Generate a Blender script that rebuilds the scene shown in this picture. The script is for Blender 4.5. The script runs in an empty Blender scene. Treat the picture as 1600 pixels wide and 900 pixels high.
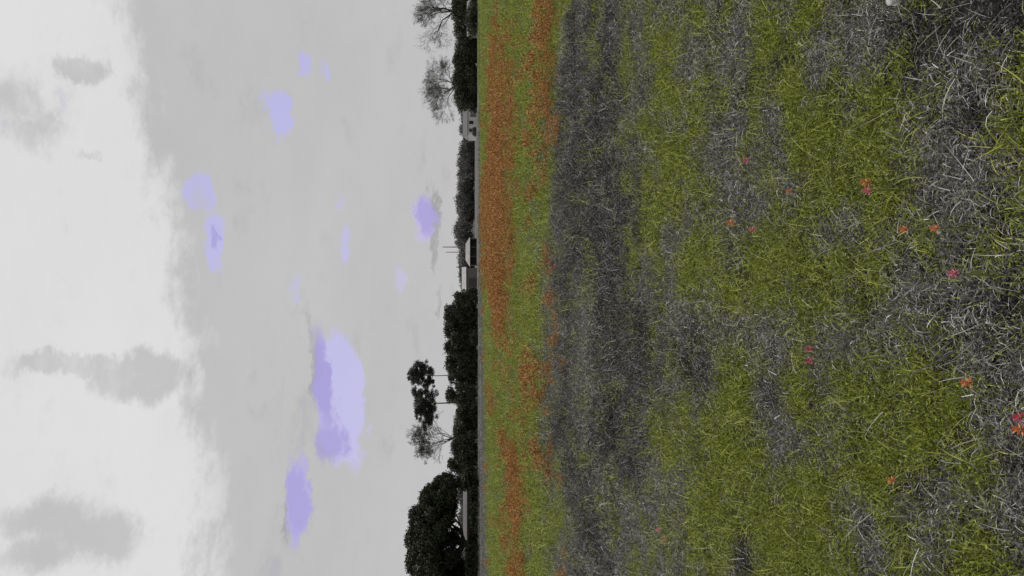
import bpy, math, random
import numpy as np

R = math.radians
sc = bpy.context.scene
col = sc.collection
rnd = random.Random(7)
rng = np.random.default_rng(11)

# ------------------------------------------------------------------ camera
CAM_H = 1.55
F = 1256.0                       # focal length in pixels of the 1600 px long side
PITCH = math.atan(63.0 / F)      # the phone looks a little below the horizon
cd = bpy.data.cameras.new('camera')
cam = bpy.data.objects.new('camera', cd)
col.objects.link(cam)
sc.camera = cam
cd.sensor_fit = 'HORIZONTAL'
cd.sensor_width = 36.0
cd.lens = 36.0 * F / 1600.0
cd.clip_start = 0.05
cd.clip_end = 9000
from mathutils import Matrix, Vector
fwd = Vector((0, math.cos(PITCH), -math.sin(PITCH)))
dwn = Vector((0, -math.sin(PITCH), -math.cos(PITCH)))
# phone held upright, picture stored on its side: picture left is up
m = Matrix.Identity(4)
for i in range(3):
    m[i][0] = dwn[i]
    m[i][1] = (1, 0, 0)[i]
    m[i][2] = -fwd[i]
    m[i][3] = (0, 0, CAM_H)[i]
cam.matrix_world = m

sc.view_settings.view_transform = 'Standard'
sc.view_settings.look = 'None'
sc.view_settings.exposure = 0.0
sc.view_settings.gamma = 1.0
sc.view_settings.use_curve_mapping = False
sc.render.engine = 'CYCLES'
sc.cycles.use_denoising = True
sc.cycles.max_bounces = 6
sc.cycles.diffuse_bounces = 3
sc.cycles.transmission_bounces = 3
sc.cycles.glossy_bounces = 2


def ray(px, py):
    d = fwd * F + dwn * (px - 800.0) + Vector((1, 0, 0)) * (450.0 - py)
    return d


def gp(px, py, z=0.0):
    """the place on the level z that the photo shows at (px, py)"""
    d = ray(px, py)
    t = (z - CAM_H) / d.z
    return d.x * t, d.y * t


def far(px, py, dist):
    """lateral position and height of what the photo shows at (px, py), dist metres ahead"""
    d = ray(px, py)
    t = dist / d.y
    return d.x * t, CAM_H + d.z * t


# ------------------------------------------------------------------ sky and sun
SUN_EL, SUN_AZ = 44.0, -14.0     # degrees; azimuth from +Y towards +X
w = bpy.data.worlds.new('World')
sc.world = w
w.use_nodes = True
nt = w.node_tree
nt.nodes.clear()
N, L = nt.nodes, nt.links


def nd(tree, kind, **kw):
    n = tree.nodes.new(kind)
    for k, v in kw.items():
        setattr(n, k, v)
    return n


def mth(tree, op, a, b=None, c=None, clamp=False):
    n = tree.nodes.new('ShaderNodeMath')
    n.operation = op
    n.use_clamp = clamp
    for i, v in enumerate((a, b, c)):
        if v is None:
            continue
        if isinstance(v, (int, float)):
            n.inputs[i].default_value = v
        else:
            tree.links.new(v, n.inputs[i])
    return n.outputs[0]


def mixc(tree, fac, a, b):
    n = tree.nodes.new('ShaderNodeMix')
    n.data_type = 'RGBA'
    for s, v in ((n.inputs[0], fac), (n.inputs[6], a), (n.inputs[7], b)):
        if isinstance(v, (int, float)):
            s.default_value = v
        elif isinstance(v, tuple):
            s.default_value = (v + (1,))[:4]
        else:
            tree.links.new(v, s)
    return n.outputs[2]


def mapr(tree, v, a, b, c=0.0, d=1.0, smooth=True):
    n = tree.nodes.new('ShaderNodeMapRange')
    n.interpolation_type = 'SMOOTHSTEP' if smooth else 'LINEAR'
    tree.links.new(v, n.inputs[0])
    for i, x in enumerate((a, b, c, d)):
        n.inputs[i + 1].default_value = x
    return n.outputs[0]


def noise(tree, vec, scale, detail=4, rough=0.55, dist=0.0):
    n = tree.nodes.new('ShaderNodeTexNoise')
    n.inputs['Scale'].default_value = scale
    n.inputs['Detail'].default_value = detail
    n.inputs['Roughness'].default_value = rough
    n.inputs['Distortion'].default_value = dist
    if vec is not None:
        tree.links.new(vec, n.inputs['Vector'])
    return n


sky = nd(nt, 'ShaderNodeTexSky', sky_type='NISHITA')
sky.sun_disc = False
sky.sun_elevation = R(SUN_EL)
sky.sun_rotation = R(SUN_AZ)
sky.air_density = 1.2
sky.dust_density = 1.5
tc = nd(nt, 'ShaderNodeTexCoord')
sep = nd(nt, 'ShaderNodeSeparateXYZ')
L.new(tc.outputs['Generated'], sep.inputs[0])
az = mth(nt, 'ARCTAN2', sep.outputs[0], sep.outputs[1])
el = mth(nt, 'ARCSINE', sep.outputs[2])
azel = nd(nt, 'ShaderNodeCombineXYZ')
L.new(az, azel.inputs[0])
L.new(el, azel.inputs[1])
# cloud sheet coordinates: direction, stretched along the horizon
cl = nd(nt, 'ShaderNodeVectorMath', operation='MULTIPLY')
L.new(tc.outputs['Generated'], cl.inputs[0])
cl.inputs[1].default_value = (1.0, 1.0, 2.2)
nbig = noise(nt, cl.outputs[0], 3.2, 7, 0.55)
nsml = noise(nt, cl.outputs[0], 11.0, 8, 0.68)
nwarp = noise(nt, cl.outputs[0], 13.0, 8, 0.72)
wv = nd(nt, 'ShaderNodeVectorMath', operation='SUBTRACT')
L.new(nwarp.outputs['Color'], wv.inputs[0])
wv.inputs[1].default_value = (0.5, 0.5, 0.5)
ws = nd(nt, 'ShaderNodeVectorMath', operation='SCALE')
L.new(wv.outputs[0], ws.inputs[0])
ws.inputs['Scale'].default_value = 0.075
uv = nd(nt, 'ShaderNodeVectorMath', operation='ADD')
L.new(azel.outputs[0], uv.inputs[0])
L.new(ws.outputs[0], uv.inputs[1])


def dirae(px, py):
    d = ray(px, py).normalized()
    return math.atan2(d.x, d.y), math.asin(d.z)


def blob(px, py, rx, ry, soft=(1.2, 0.55), slant=0.0):
    """thin place (or thick place) in the cloud sheet, by direction"""
    a0, e0 = dirae(px, py)
    s = nd(nt, 'ShaderNodeVectorMath', operation='SUBTRACT')
    L.new(uv.outputs[0], s.inputs[0])
    s.inputs[1].default_value = (a0, e0, 0)
    src = s.outputs[0]
    if slant:
        r_ = nd(nt, 'ShaderNodeVectorRotate', rotation_type='Z_AXIS')
        L.new(src, r_.inputs['Vector'])
        r_.inputs['Angle'].default_value = slant
        src = r_.outputs[0]
    k = nd(nt, 'ShaderNodeVectorMath', operation='MULTIPLY')
    L.new(src, k.inputs[0])
    k.inputs[1].default_value = (F / ry, F / rx, 0)
    ln = nd(nt, 'ShaderNodeVectorMath', operation='LENGTH')
    L.new(k.outputs[0], ln.inputs[0])
    return mapr(nt, ln.outputs['Value'], soft[0], soft[1])


def union(items):
    acc = None
    for v, wgt in items:
        v = mth(nt, 'MULTIPLY', v, wgt)
        acc = v if acc is None else mth(nt, 'MAXIMUM', acc, v)
    return acc


gaps = union([
    (blob(533, 620, 36, 122, slant=-0.10), 1.0), (blob(513, 600, 16, 100, slant=-0.16), 1.0),
    (blob(468, 780, 17, 72, slant=-0.06), 0.95), (blob(315, 298, 26, 34), 0.75),
    (blob(335, 375, 20, 58), 0.85), (blob(437, 182, 17, 48, slant=-0.25), 0.75),
    (blob(474, 98, 15, 22), 0.6), (blob(512, 112, 10, 26), 0.6), (blob(531, 307, 8, 22), 0.5),
    (blob(543, 390, 11, 42), 0.65), (blob(657, 342, 18, 42), 0.9), (blob(625, 438, 14, 30), 0.55),
    (blob(462, 452, 9, 24), 0.45), (blob(18, 205, 8, 16), 0.35)])
cores = union([
    (blob(506, 590, 15, 90, slant=-0.16), 1.0), (blob(520, 690, 22, 34), 0.9), (blob(468, 780, 17, 72, slant=-0.06), 0.9),
    (blob(660, 335, 16, 36), 0.9), (blob(337, 368, 7, 24), 0.8)])
thick = union([
    (blob(672, 360, 9, 80), 0.7), (blob(682, 470, 4, 32), 0.5), (blob(490, 560, 10, 110, slant=-0.16), 0.6), (blob(455, 790, 10, 60), 0.5),
    (blob(134, 112, 36, 26), 0.8), (blob(20, 160, 34, 42, (1.6, .2)), .85), (blob(44, 205, 34, 30, (1.6, .2)), .8), (blob(70, 190, 22, 16), .5), (blob(136, 240, 16, 10), .5), (blob(120, 570, 90, 22), 0.8),
    (blob(220, 590, 70, 42), 0.95), (blob(70, 812, 70, 30, (1.6, .2)), .95), (blob(150, 838, 70, 34, (1.6, .2)), .95), (blob(50, 865, 60, 26, (1.6, .2)), .9), (blob(195, 828, 34, 26, (1.6, .2)), .9)])
grain = mth(nt, 'SUBTRACT', nsml.outputs[0], 0.5)
thick = mapr(nt, mth(nt, 'MULTIPLY_ADD', grain, 2.4, thick), 0.05, 1.1)
gaps = mapr(nt, mth(nt, 'MULTIPLY_ADD', grain, 1.7, gaps), 0.22, 0.85)
# cloud brightness: grey near the horizon, brighter up where the sun stands behind it
edge = mth(nt, 'MULTIPLY_ADD', az, 0.14, 0.335)
e2 = mth(nt, 'SUBTRACT', el, edge)
e3 = mth(nt, 'ADD', e2, mth(nt, 'MULTIPLY', mth(nt, 'SUBTRACT', nsml.outputs[0], 0.5), 0.17))
lift = mapr(nt, e3, -0.022, 0.03)
lum = mth(nt, 'MULTIPLY_ADD', lift, 0.20, 0.525)
lum = mth(nt, 'MULTIPLY_ADD', mapr(nt, el, 0.5, 1.3), -0.12, lum)
lum = mth(nt, 'MULTIPLY_ADD', mth(nt, 'SUBTRACT', nbig.outputs[0], 0.5), 0.10, lum)
lum = mth(nt, 'MULTIPLY_ADD', mth(nt, 'SUBTRACT', nsml.outputs[0], 0.5), 0.07, lum)
lum = mth(nt, 'SUBTRACT', lum, mth(nt, 'MULTIPLY', thick, 0.19))
ccol = nd(nt, 'ShaderNodeCombineColor')
L.new(mth(nt, 'MULTIPLY', lum, 10.0), ccol.inputs[0])
L.new(mth(nt, 'MULTIPLY', lum, 10.0), ccol.inputs[1])
L.new(mth(nt, 'MULTIPLY', lum, 10.05), ccol.inputs[2])
skyhaz = mixc(nt, 0.8, sky.outputs[0], (4.6, 4.1, 8.2))
skycol = mixc(nt, mth(nt, 'MULTIPLY', gaps, 0.85), ccol.outputs[0], skyhaz)
skycol = mixc(nt, mth(nt, 'MULTIPLY', cores, 0.75), skycol, (3.6, 3.15, 6.6))
bg = nd(nt, 'ShaderNodeBackground')
bg.inputs[1].default_value = 0.1
L.new(skycol, bg.inputs[0])
wo = nd(nt, 'ShaderNodeOutputWorld')
L.new(bg.outputs[0], wo.inputs[0])

sl = bpy.data.lights.new('sun', 'SUN')
sl.energy = 1.8
sl.angle = R(10)
sl.color = (1.0, 0.96, 0.9)
so = bpy.data.objects.new('sun', sl)
col.objects.link(so)
sd = Vector((math.cos(R(SUN_EL)) * math.sin(R(SUN_AZ)), math.cos(R(SUN_EL)) * math.cos(R(SUN_AZ)), math.sin(R(SUN_EL))))
so.rotation_euler = sd.to_track_quat('Z', 'Y').to_euler()
so.location = sd * 60


# ------------------------------------------------------------------ helpers
def vnoise(x, y, seed=0):
    """smooth value noise in 0..1"""
    xi, yi = np.floor(x).astype(np.int64), np.floor(y).astype(np.int64)
    fx, fy = x - xi, y - yi
    fx, fy = fx * fx * (3 - 2 * fx), fy * fy * (3 - 2 * fy)

    def h(a, b):
        n = (a * 374761393 + b * 668265263 + seed * 1442695041) & 0xFFFFFFFF
        n = ((n ^ (n >> 13)) * 1274126177) & 0xFFFFFFFF
        return ((n ^ (n >> 16)) & 0xFFFF) / 65535.0
    return (h(xi, yi) * (1 - fx) + h(xi + 1, yi) * fx) * (1 - fy) + (h(xi, yi + 1) * (1 - fx) + h(xi + 1, yi + 1) * fx) * fy


def fbm(x, y, s, seed=0, oct=3):
    v, a, t = 0, 1.0, 0
    for k in range(oct):
        v = v + a * vnoise(x / s * 2 ** k, y / s * 2 ** k, seed + k * 17)
        t += a
        a *= 0.55
    return v / t


def hf(x, y):
    """small swells of the meadow"""
    fade = np.clip((140 - y) / 120, 0, 1)
    return ((fbm(x, y, 3.5, 5, 2) - 0.5) * 0.16 + (fbm(x, y, 14, 9, 2) - 0.5) * 0.22) * fade * np.clip(0.4 + y / 12, 0.4, 1)


def mesh_np(name, V, Fc, mat=None, fmat=None, smooth=False):
    """mesh from numpy vertices and equal sized faces"""
    V = np.asarray(V, dtype=np.float32)
    Fc = np.asarray(Fc, dtype=np.int32)
    me = bpy.data.meshes.new(name)
    k = Fc.shape[1]
    me.vertices.add(len(V))
    me.vertices.foreach_set('co', V.ravel())
    me.loops.add(Fc.size)
    me.loops.foreach_set('vertex_index', Fc.ravel())
    me.polygons.add(len(Fc))
    me.polygons.foreach_set('loop_start', np.arange(0, Fc.size, k, dtype=np.int32))
    if mat is not None:
        for mm in (mat if isinstance(mat, list) else [mat]):
            me.materials.append(mm)
    if fmat is not None:
        me.polygons.foreach_set('material_index', np.asarray(fmat, dtype=np.int32))
    if smooth:
        me.polygons.foreach_set('use_smooth', np.ones(len(Fc), dtype=bool))
    me.update(calc_edges=True)
    me.validate()
    return me


def obj(name, me, parent=None, loc=(0, 0, 0)):
    o = bpy.data.objects.new(name, me)
    col.objects.link(o)
    o.location = loc
    if parent is not None:
        o.parent = parent
    return o


def tag(o, label=None, cat=None, group=None, kind=None):
    if label:
        o['label'] = label
    if cat:
        o['category'] = cat
    if group:
        o['group'] = group
    if kind:
        o['kind'] = kind
    return o


def thing(name, label, cat, loc, group=None, rotz=0.0):
    o = bpy.data.objects.new(name, None)
    o.empty_display_size = 0.2
    col.objects.link(o)
    o.location = loc
    o.rotation_euler = (0, 0, rotz)
    return tag(o, label, cat, group)


class MB:
    """collects polygons of any size"""

    def __init__(self):
        self.v, self.f = [], []

    def poly(self, *pts):
        b = len(self.v)
        self.v += [tuple(p) for p in pts]
        self.f.append(tuple(range(b, b + len(pts))))

    def box(self, c, s, rz=0.0):
        b = len(self.v)
        cr, sr = math.cos(rz), math.sin(rz)
        for dz in (-.5, .5):
            for dx, dy in ((-.5, -.5), (.5, -.5), (.5, .5), (-.5, .5)):
                x, y = dx * s[0], dy * s[1]
                self.v.append((c[0] + x * cr - y * sr, c[1] + x * sr + y * cr, c[2] + dz * s[2]))
        for f in ((3, 2, 1, 0), (4, 5, 6, 7), (0, 1, 5, 4), (1, 2, 6, 5), (2, 3, 7, 6), (3, 0, 4, 7)):
            self.f.append(tuple(b + i for i in f))

    def tube(self, pts, rad, n=6, cap=True):
        b = len(self.v)
        P = [Vector(p) for p in pts]
        ref = Vector((0.31, 0.17, 0.93)).normalized()
        for i, p in enumerate(P):
            t = (P[min(i + 1, len(P) - 1)] - P[max(i - 1, 0)])
            if t.length < 1e-7:
                t = Vector((0, 0, 1))
            t.normalize()
            a = t.cross(ref)
            if a.length < 0.1:
                a = t.cross(Vector((1, 0, 0)))
            a.normalize()
            c = t.cross(a)
            for k in range(n):
                an = 2 * math.pi * k / n
                self.v.append(tuple(p + (a * math.cos(an) + c * math.sin(an)) * rad[i]))
        for i in range(len(P) - 1):
            for k in range(n):
                k2 = (k + 1) % n
                self.f.append((b + i * n + k, b + i * n + k2, b + (i + 1) * n + k2, b + (i + 1) * n + k))
        if cap:
            self.f.append(tuple(b + (len(P) - 1) * n + k for k in range(n)))
            self.f.append(tuple(b + n - 1 - k for k in range(n)))

    def build(self, name, mat, parent=None, loc=(0, 0, 0), smooth=False):
        me = bpy.data.meshes.new(name)
        me.from_pydata(self.v, [], self.f)
        me.materials.append(mat)
        if smooth:
            for p in me.polygons:
                p.use_smooth = True
        me.update()
        return obj(name, me, parent, loc)


# ------------------------------------------------------------------ materials
def leafy(name, c1, c2, c3=None, trans=0.3, rough=0.6, spec=0.25, tex=None):
    """thin leaf: colour varies from one plant to the next and along the leaf"""
    ma = bpy.data.materials.new(name)
    ma.use_nodes = True
    t = ma.node_tree
    t.nodes.clear()
    oi = nd(t, 'ShaderNodeObjectInfo')
    geo = nd(t, 'ShaderNodeNewGeometry')
    f1 = mapr(t, oi.outputs['Random'], 0.0, 1.0, smooth=False)
    c = mixc(t, f1, c1, c2)
    if c3 is not None:
        f2 = mapr(t, geo.outputs['Random Per Island'], 0.55, 0.95)
        c = mixc(t, f2, c, c3)
    hs = nd(t, 'ShaderNodeHueSaturation')
    t.links.new(c, hs.inputs['Color'])
    t.links.new(mapr(t, geo.outputs['Random Per Island'], 0, 1, 0.4, 1.65, smooth=False), hs.inputs['Value'])
    hs.inputs['Saturation'].default_value = 1.0
    df = nd(t, 'ShaderNodeBsdfPrincipled')
    df.inputs['Roughness'].default_value = rough
    df.inputs['Specular IOR Level'].default_value = spec
    t.links.new(hs.outputs[0], df.inputs['Base Color'])
    tr = nd(t, 'ShaderNodeBsdfTranslucent')
    t.links.new(hs.outputs[0], tr.inputs['Color'])
    mx = nd(t, 'ShaderNodeMixShader')
    mx.inputs[0].default_value = trans
    t.links.new(df.outputs[0], mx.inputs[1])
    t.links.new(tr.outputs[0], mx.inputs[2])
    out = nd(t, 'ShaderNodeOutputMaterial')
    t.links.new(mx.outputs[0], out.inputs[0])
    return ma


def rough_mat(name, c1, c2, scale=3.0, rough=0.85, bump=0.3, stretch=(1, 1, 1), metallic=0.0):
    ma = bpy.data.materials.new(name)
    ma.use_nodes = True
    t = ma.node_tree
    p = t.nodes['Principled BSDF']
    tcn = nd(t, 'ShaderNodeTexCoord')
    mp = nd(t, 'ShaderNodeMapping')
    mp.inputs['Scale'].default_value = stretch
    t.links.new(tcn.outputs['Object'], mp.inputs[0])
    n = noise(t, mp.outputs[0], scale, 6, 0.6)
    f = mapr(t, n.outputs[0], 0.3, 0.7)
    t.links.new(mixc(t, f, c1, c2), p.inputs['Base Color'])
    p.inputs['Roughness'].default_value = rough
    p.inputs['Metallic'].default_value = metallic
    b = nd(t, 'ShaderNodeBump')
    b.inputs['Strength'].default_value = bump
    t.links.new(n.outputs[0], b.inputs['Height'])
    t.links.new(b.outputs[0], p.inputs['Normal'])
    return ma


M = {}
M['green'] = leafy('green_grass', (0.20, 0.24, 0.022), (0.33, 0.375, 0.04), (0.50, 0.53, 0.15), 0.35)
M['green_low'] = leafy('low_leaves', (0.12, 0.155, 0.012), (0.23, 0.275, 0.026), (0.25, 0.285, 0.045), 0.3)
M['green_far'] = leafy('green_grass_far', (0.12, 0.15, 0.026), (0.17, 0.20, 0.036), (0.22, 0.23, 0.08), 0.3)
M['straw'] = leafy('dry_straw', (0.17, 0.166, 0.161), (0.27, 0.264, 0.256), (0.50, 0.49, 0.465), 0.15, 0.6)
M['stubble'] = leafy('grey_dead_leaves', (0.085, 0.083, 0.081), (0.17, 0.167, 0.162), (0.20, 0.197, 0.19), 0.12, 0.7)
M['dark'] = leafy('dark_weed', (0.022, 0.0215, 0.021), (0.06, 0.0585, 0.057), (0.12, 0.117, 0.113), 0.1)
M['orange'] = leafy('orange_petal', (0.34, 0.155, 0.042), (0.45, 0.21, 0.065), (0.50, 0.30, 0.13), 0.3)
M['petal_orange'] = leafy('orange_bract', (0.50, 0.15, 0.045), (0.50, 0.15, 0.045), (0.56, 0.23, 0.09), 0.3)
M['petal_crimson'] = leafy('crimson_bract', (0.42, 0.035, 0.085), (0.42, 0.035, 0.085), (0.5, 0.07, 0.13), 0.3)
M['petal_pink'] = leafy('pink_bract', (0.56, 0.085, 0.17), (0.56, 0.085, 0.17), (0.62, 0.17, 0.26), 0.3)
M['stem'] = leafy('flower_stem', (0.12, 0.14, 0.04), (0.14, 0.15, 0.05), None, 0.2)
M['oakleaf'] = leafy('oak_leaf', (0.022, 0.028, 0.014), (0.030, 0.036, 0.018), (0.04, 0.046, 0.026), 0.12)
M['cedarleaf'] = leafy('evergreen_leaf', (0.036, 0.041, 0.026), (0.052, 0.058, 0.036), (0.064, 0.07, 0.046), 0.12)
M['pineleaf'] = leafy('pine_needles', (0.035, 0.040, 0.028), (0.045, 0.05, 0.034), (0.055, 0.06, 0.045), 0.1)
M['farleaf'] = leafy('far_wood_twigs', (0.13, 0.128, 0.122), (0.13, 0.128, 0.122), (0.16, 0.157, 0.15), 0.1)
M['bark'] = rough_mat('bark', (0.035, 0.032, 0.028), (0.08, 0.074, 0.066), 6, 0.9, 0.6, (3, 3, 0.5))
M['palebark'] = rough_mat('pale_bark', (0.10, 0.096, 0.09), (0.17, 0.165, 0.155), 6, 0.9, 0.5, (3, 3, 0.5))
M['wall'] = rough_mat('white_siding', (0.48, 0.475, 0.46), (0.60, 0.595, 0.58), 0.8, 0.7, 0.05, (1, 1, 6))
M['glass'] = rough_mat('dark_window_glass', (0.02, 0.021, 0.023), (0.035, 0.036, 0.04), 1, 0.12, 0.0)
M['trim'] = rough_mat('window_trim', (0.55, 0.54, 0.52), (0.65, 0.64, 0.62), 3, 0.6, 0.02)
M['roofgrey'] = rough_mat('grey_shingles', (0.12, 0.118, 0.115), (0.19, 0.187, 0.182), 2.5, 0.9, 0.3)
M['tin'] = rough_mat('weathered_tin', (0.15, 0.15, 0.147), (0.28, 0.278, 0.272), 0.9, 0.6, 0.08, (1, 1, 1))
M['shedwood'] = rough_mat('weathered_boards', (0.09, 0.085, 0.078), (0.16, 0.15, 0.14), 2, 0.9, 0.3, (4, 4, 0.4))
M['polewood'] = rough_mat('pole_timber', (0.10, 0.095, 0.088), (0.17, 0.16, 0.15), 3, 0.9, 0.3, (4, 4, 0.3))
M['rock'] = rough_mat('pale_limestone', (0.36, 0.355, 0.345), (0.52, 0.515, 0.50), 24, 0.9, 0.5)

# ------------------------------------------------------------------ what grows where
# patches of the meadow, read off the photo once and laid out on the ground in metres
PATCH = []


def patch(px, py, rx, ry, kind, wgt=1.0):
    x0, y0 = gp(px, py)
    ya, yb = gp(px + rx, py)[1], gp(max(px - rx, 742), py)[1]
    # an oval on the ground, stretched away from the path: near half and far half differ
    PATCH.append((x0, y0, ry * y0 / F, y0 - ya, yb - y0, kind, wgt))


for a in [
    # green
    (1070, 130, 40, 60, 'g'), (1060, 320, 70, 95, 'g', 1.2), (1020, 60, 40, 40, 'g', .6), (985, 120, 30, 50, 'g', .6),
    (1100, 440, 30, 40, 'g', .7), (1250, 60, 40, 60, 'g', .8), (1330, 200, 60, 60, 'g', 1.1), (1420, 200, 60, 50, 'g'),
    (1300, 260, 40, 40, 'g'), (1420, 280, 60, 50, 'g', 1.1), (1250, 390, 50, 60, 'g', 1.2), (1320, 330, 40, 40, 'g'),
    (1200, 470, 40, 60, 'g'), (1260, 460, 60, 40, 'g'), (1410, 320, 40, 40, 'g'), (1490, 380, 60, 30, 'g', .8),
    (1390, 600, 60, 70, 'g', 1.2), (1480, 620, 60, 80, 'g', 1.2), (1400, 700, 80, 40, 'g', 1.2), (1500, 690, 60, 30, 'g'),
    (1180, 640, 30, 90, 'g'), (1170, 760, 60, 100, 'g', 1.1), (1260, 780, 70, 80, 'g', 1.2), (1440, 770, 40, 60, 'g', .9),
    (1290, 640, 25, 60, 'g', .8), (1120, 830, 50, 60, 'g', .8), (1100, 700, 45, 80, 'g', .9), (1560, 700, 50, 50, 'g', .8),
    (1400, 440, 30, 40, 'g', .7), (1560, 620, 30, 30, 'g', .8), (1500, 180, 40, 30, 'g', .7), (1560, 30, 30, 50, 'g', .5),
    (1440, 860, 40, 40, 'g', .7), (1560, 870, 60, 30, 'g', .7), (1290, 100, 40, 40, 'g', .5), (1230, 850, 50, 50, 'g', .8),
    (1120, 175, 30, 30, 'g', .6), (1310, 490, 50, 30, 'g', .8),
    # grey dead stalks
    (1160, 100, 60, 70, 's', .9), (1150, 220, 50, 70, 's', 1.), (1190, 290, 50, 60, 's', 1.), (1120, 60, 40, 60, 's', .7),
    (1080, 370, 35, 35, 's', 1.), (1080, 430, 60, 60, 's', .9), (1110, 500, 60, 50, 's', 1.), (1170, 380, 50, 50, 's', .9),
    (1180, 330, 50, 40, 's', .8), (1240, 560, 35, 50, 's', 1.2), (1310, 590, 35, 50, 's', 1.1), (1370, 500, 55, 50, 's', 1.1),
    (1430, 390, 70, 40, 's', 1.), (1390, 380, 40, 25, 's', .8), (1540, 280, 60, 50, 's', 1.1), (1570, 400, 40, 60, 's', 1.),
    (1520, 510, 70, 60, 's', 1.1), (1560, 560, 50, 40, 's', 1.), (1230, 680, 35, 45, 's', 1.2), (1330, 680, 40, 30, 's', 1.),
    (1370, 800, 50, 60, 's', 1.), (1540, 790, 70, 55, 's', 1.1), (1450, 880, 50, 25, 's', .9), (1330, 870, 50, 30, 's', .9),
    (1560, 120, 50, 40, 's', 1.), (1330, 60, 60, 40, 's', .8), (1390, 30, 50, 40, 's', .9), (1300, 130, 40, 30, 's', .8),
    (1140, 560, 30, 50, 's', .8), (1050, 700, 60, 80, 's', .6), (1020, 780, 60, 60, 's', .6), (1190, 590, 30, 30, 's', .7),
    (1080, 870, 60, 40, 's', .7), (1480, 300, 30, 60, 's', .7), (1270, 720, 20, 30, 's', .5), (1220, 150, 50, 60, 's', .6),
    # dark low weeds in the band, dark tufts in nearer patches
    (950, 180, 40, 60, 'd', 1.1), (940, 280, 55, 70, 'd', 1.2), (950, 360, 50, 60, 'd', 1.2), (980, 480, 45, 90, 'd', 1.3),
    (990, 600, 50, 90, 'd', 1.2), (900, 480, 30, 90, 'd', .9), (900, 330, 30, 90, 'd', .9), (890, 640, 25, 90, 'd', .9),
    (920, 770, 55, 90, 'd', 1.), (980, 700, 50, 60, 'd', 1.), (1100, 545, 38, 40, 'd', 1.4), (1040, 560, 40, 60, 'd', 1.),
    (1482, 110, 48, 44, 'd', 1.8), (1430, 60, 36, 28, 'd', 1.6), (1580, 20, 44, 62, 'd', 1.8), (1100, 540, 30, 45, 'd', 1.0), (985, 520, 40, 40, 'd', 1.0), (940, 170, 25, 35, 'd', 1.0), (1500, 30, 30, 30, 'd', .8),  # nearest patches weigh dark tufts more heavily
    (900, 200, 30, 80, 'd', .9), (910, 80, 30, 60, 'd', .8), (1160, 850, 25, 30, 'd', 1.), (1230, 880, 20, 20, 'd', .8),
    (1550, 210, 30, 30, 'd', .9), (940, 850, 60, 60, 'd', .9), (1010, 130, 30, 40, 'd', .6), (1580, 170, 25, 40, 'd', .9),
    (1320, 810, 25, 25, 'd', .7), (1590, 480, 18, 20, 'd', .7),
    # orange wild flowers
    (786, 250, 25, 110, 'o', 1.2), (786, 370, 23, 95, 'o', 1.15), (790, 460, 16, 40, 'o', 1.1), (795, 510, 12, 25, 'o', .9),
    (779, 100, 10, 30, 'o', .9), (865, 60, 14, 70, 'o', 1.3), (862, 140, 15, 50, 'o', 1.2), (850, 190, 9, 35, 'o', 1.1),
    (865, 245, 18, 24, 'o', 1.1), (866, 410, 12, 20, 'o', 1.1), (852, 440, 9, 30, 'o', 1.), (852, 550, 8, 28, 'o', 1.),
    (848, 605, 13, 26, 'o', 1.1), (840, 685, 16, 20, 'o', 1.1), (860, 712, 14, 20, 'o', 1.), (812, 740, 14, 36, 'o', 1.2),
    (815, 790, 9, 40, 'o', 1.), (820, 845, 12, 18, 'o', 1.), (812, 890, 14, 26, 'o', 1.1), (775, 620, 6, 10, 'o', .8),
    (822, 632, 7, 10, 'o', .7), (893, 887, 7, 10, 'o', .8), (803, 540, 8, 12, 'o', .7),
]:
    patch(*a)


def zones(x, y):
    """weights of green, straw, dark and orange growth at places on the ground"""
    wx = x + (fbm(x, y, 0.5, 31, 3) - 0.5) * np.clip(0.10 * y, 0.3, 1.6)
    wy = y + (fbm(x, y, 0.5, 57, 3) - 0.5) * np.clip(0.14 * y, 0.4, 2.2)
    g = 0.46 + (fbm(x, y, 0.24, 3, 2) - 0.5) * 2.0
    s = 0.42 + (fbm(x, y, 0.22, 71, 2) - 0.5) * 2.0
    d = 0.06 + (fbm(x, y, 0.26, 93, 2) - 0.5) * 1.8
    o = np.zeros_like(x)
    yn = y + (fbm(x, y * 0.6, 1.5, 61, 3) - 0.5) * 10.0
    mid = np.clip((yn - 12.6) / 3.0, 0, 1)
    band = np.clip((yn - 5.4) / 1.8, 0, 1) * (1 - mid)
    d = d + 0.34 * band + (fbm(x, y, 1.5, 23, 3) - 0.5) * 2.6 * band
    s = s + 0.34 * band + (fbm(x, y, 0.9, 29, 3) - 0.5) * 1.3 * band
    g = g - 0.08 * band + (fbm(x, y, 1.2, 47, 2) - 0.5) * 0.9 * band + mid * 0.62
    d = d + mid * 0.16
    W = {'g': g, 's': s, 'd': d, 'o': o}
    for x0, y0, rx, rn, rf, k, wt in PATCH:
        dy = wy - y0
        q = ((wx - x0) / rx) ** 2 + np.where(dy < 0, dy / rn, dy / rf) ** 2
        a = np.exp(-(q ** 1.6) * 0.8) * wt
        if k == 'o':
            W['o'] = np.maximum(W['o'], a)
        else:
            W[k] = W[k] + (0.85 if k == 'd' else 0.5) * a
    return W['g'], W['s'], W['d'], W['o']


def pale(x, y):
    """the pale dead pasture in front of the woods"""
    lim = np.where(x < 0, 86 + 1.25 * x, 86 + 2.2 * x) + (fbm(x, y, 9, 41, 3) - 0.5) * 26
    return np.clip((y - lim) / 9, 0, 1)


# ------------------------------------------------------------------ ground
def steps(a, b, s):
    return list(np.arange(a, b, s))


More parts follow.
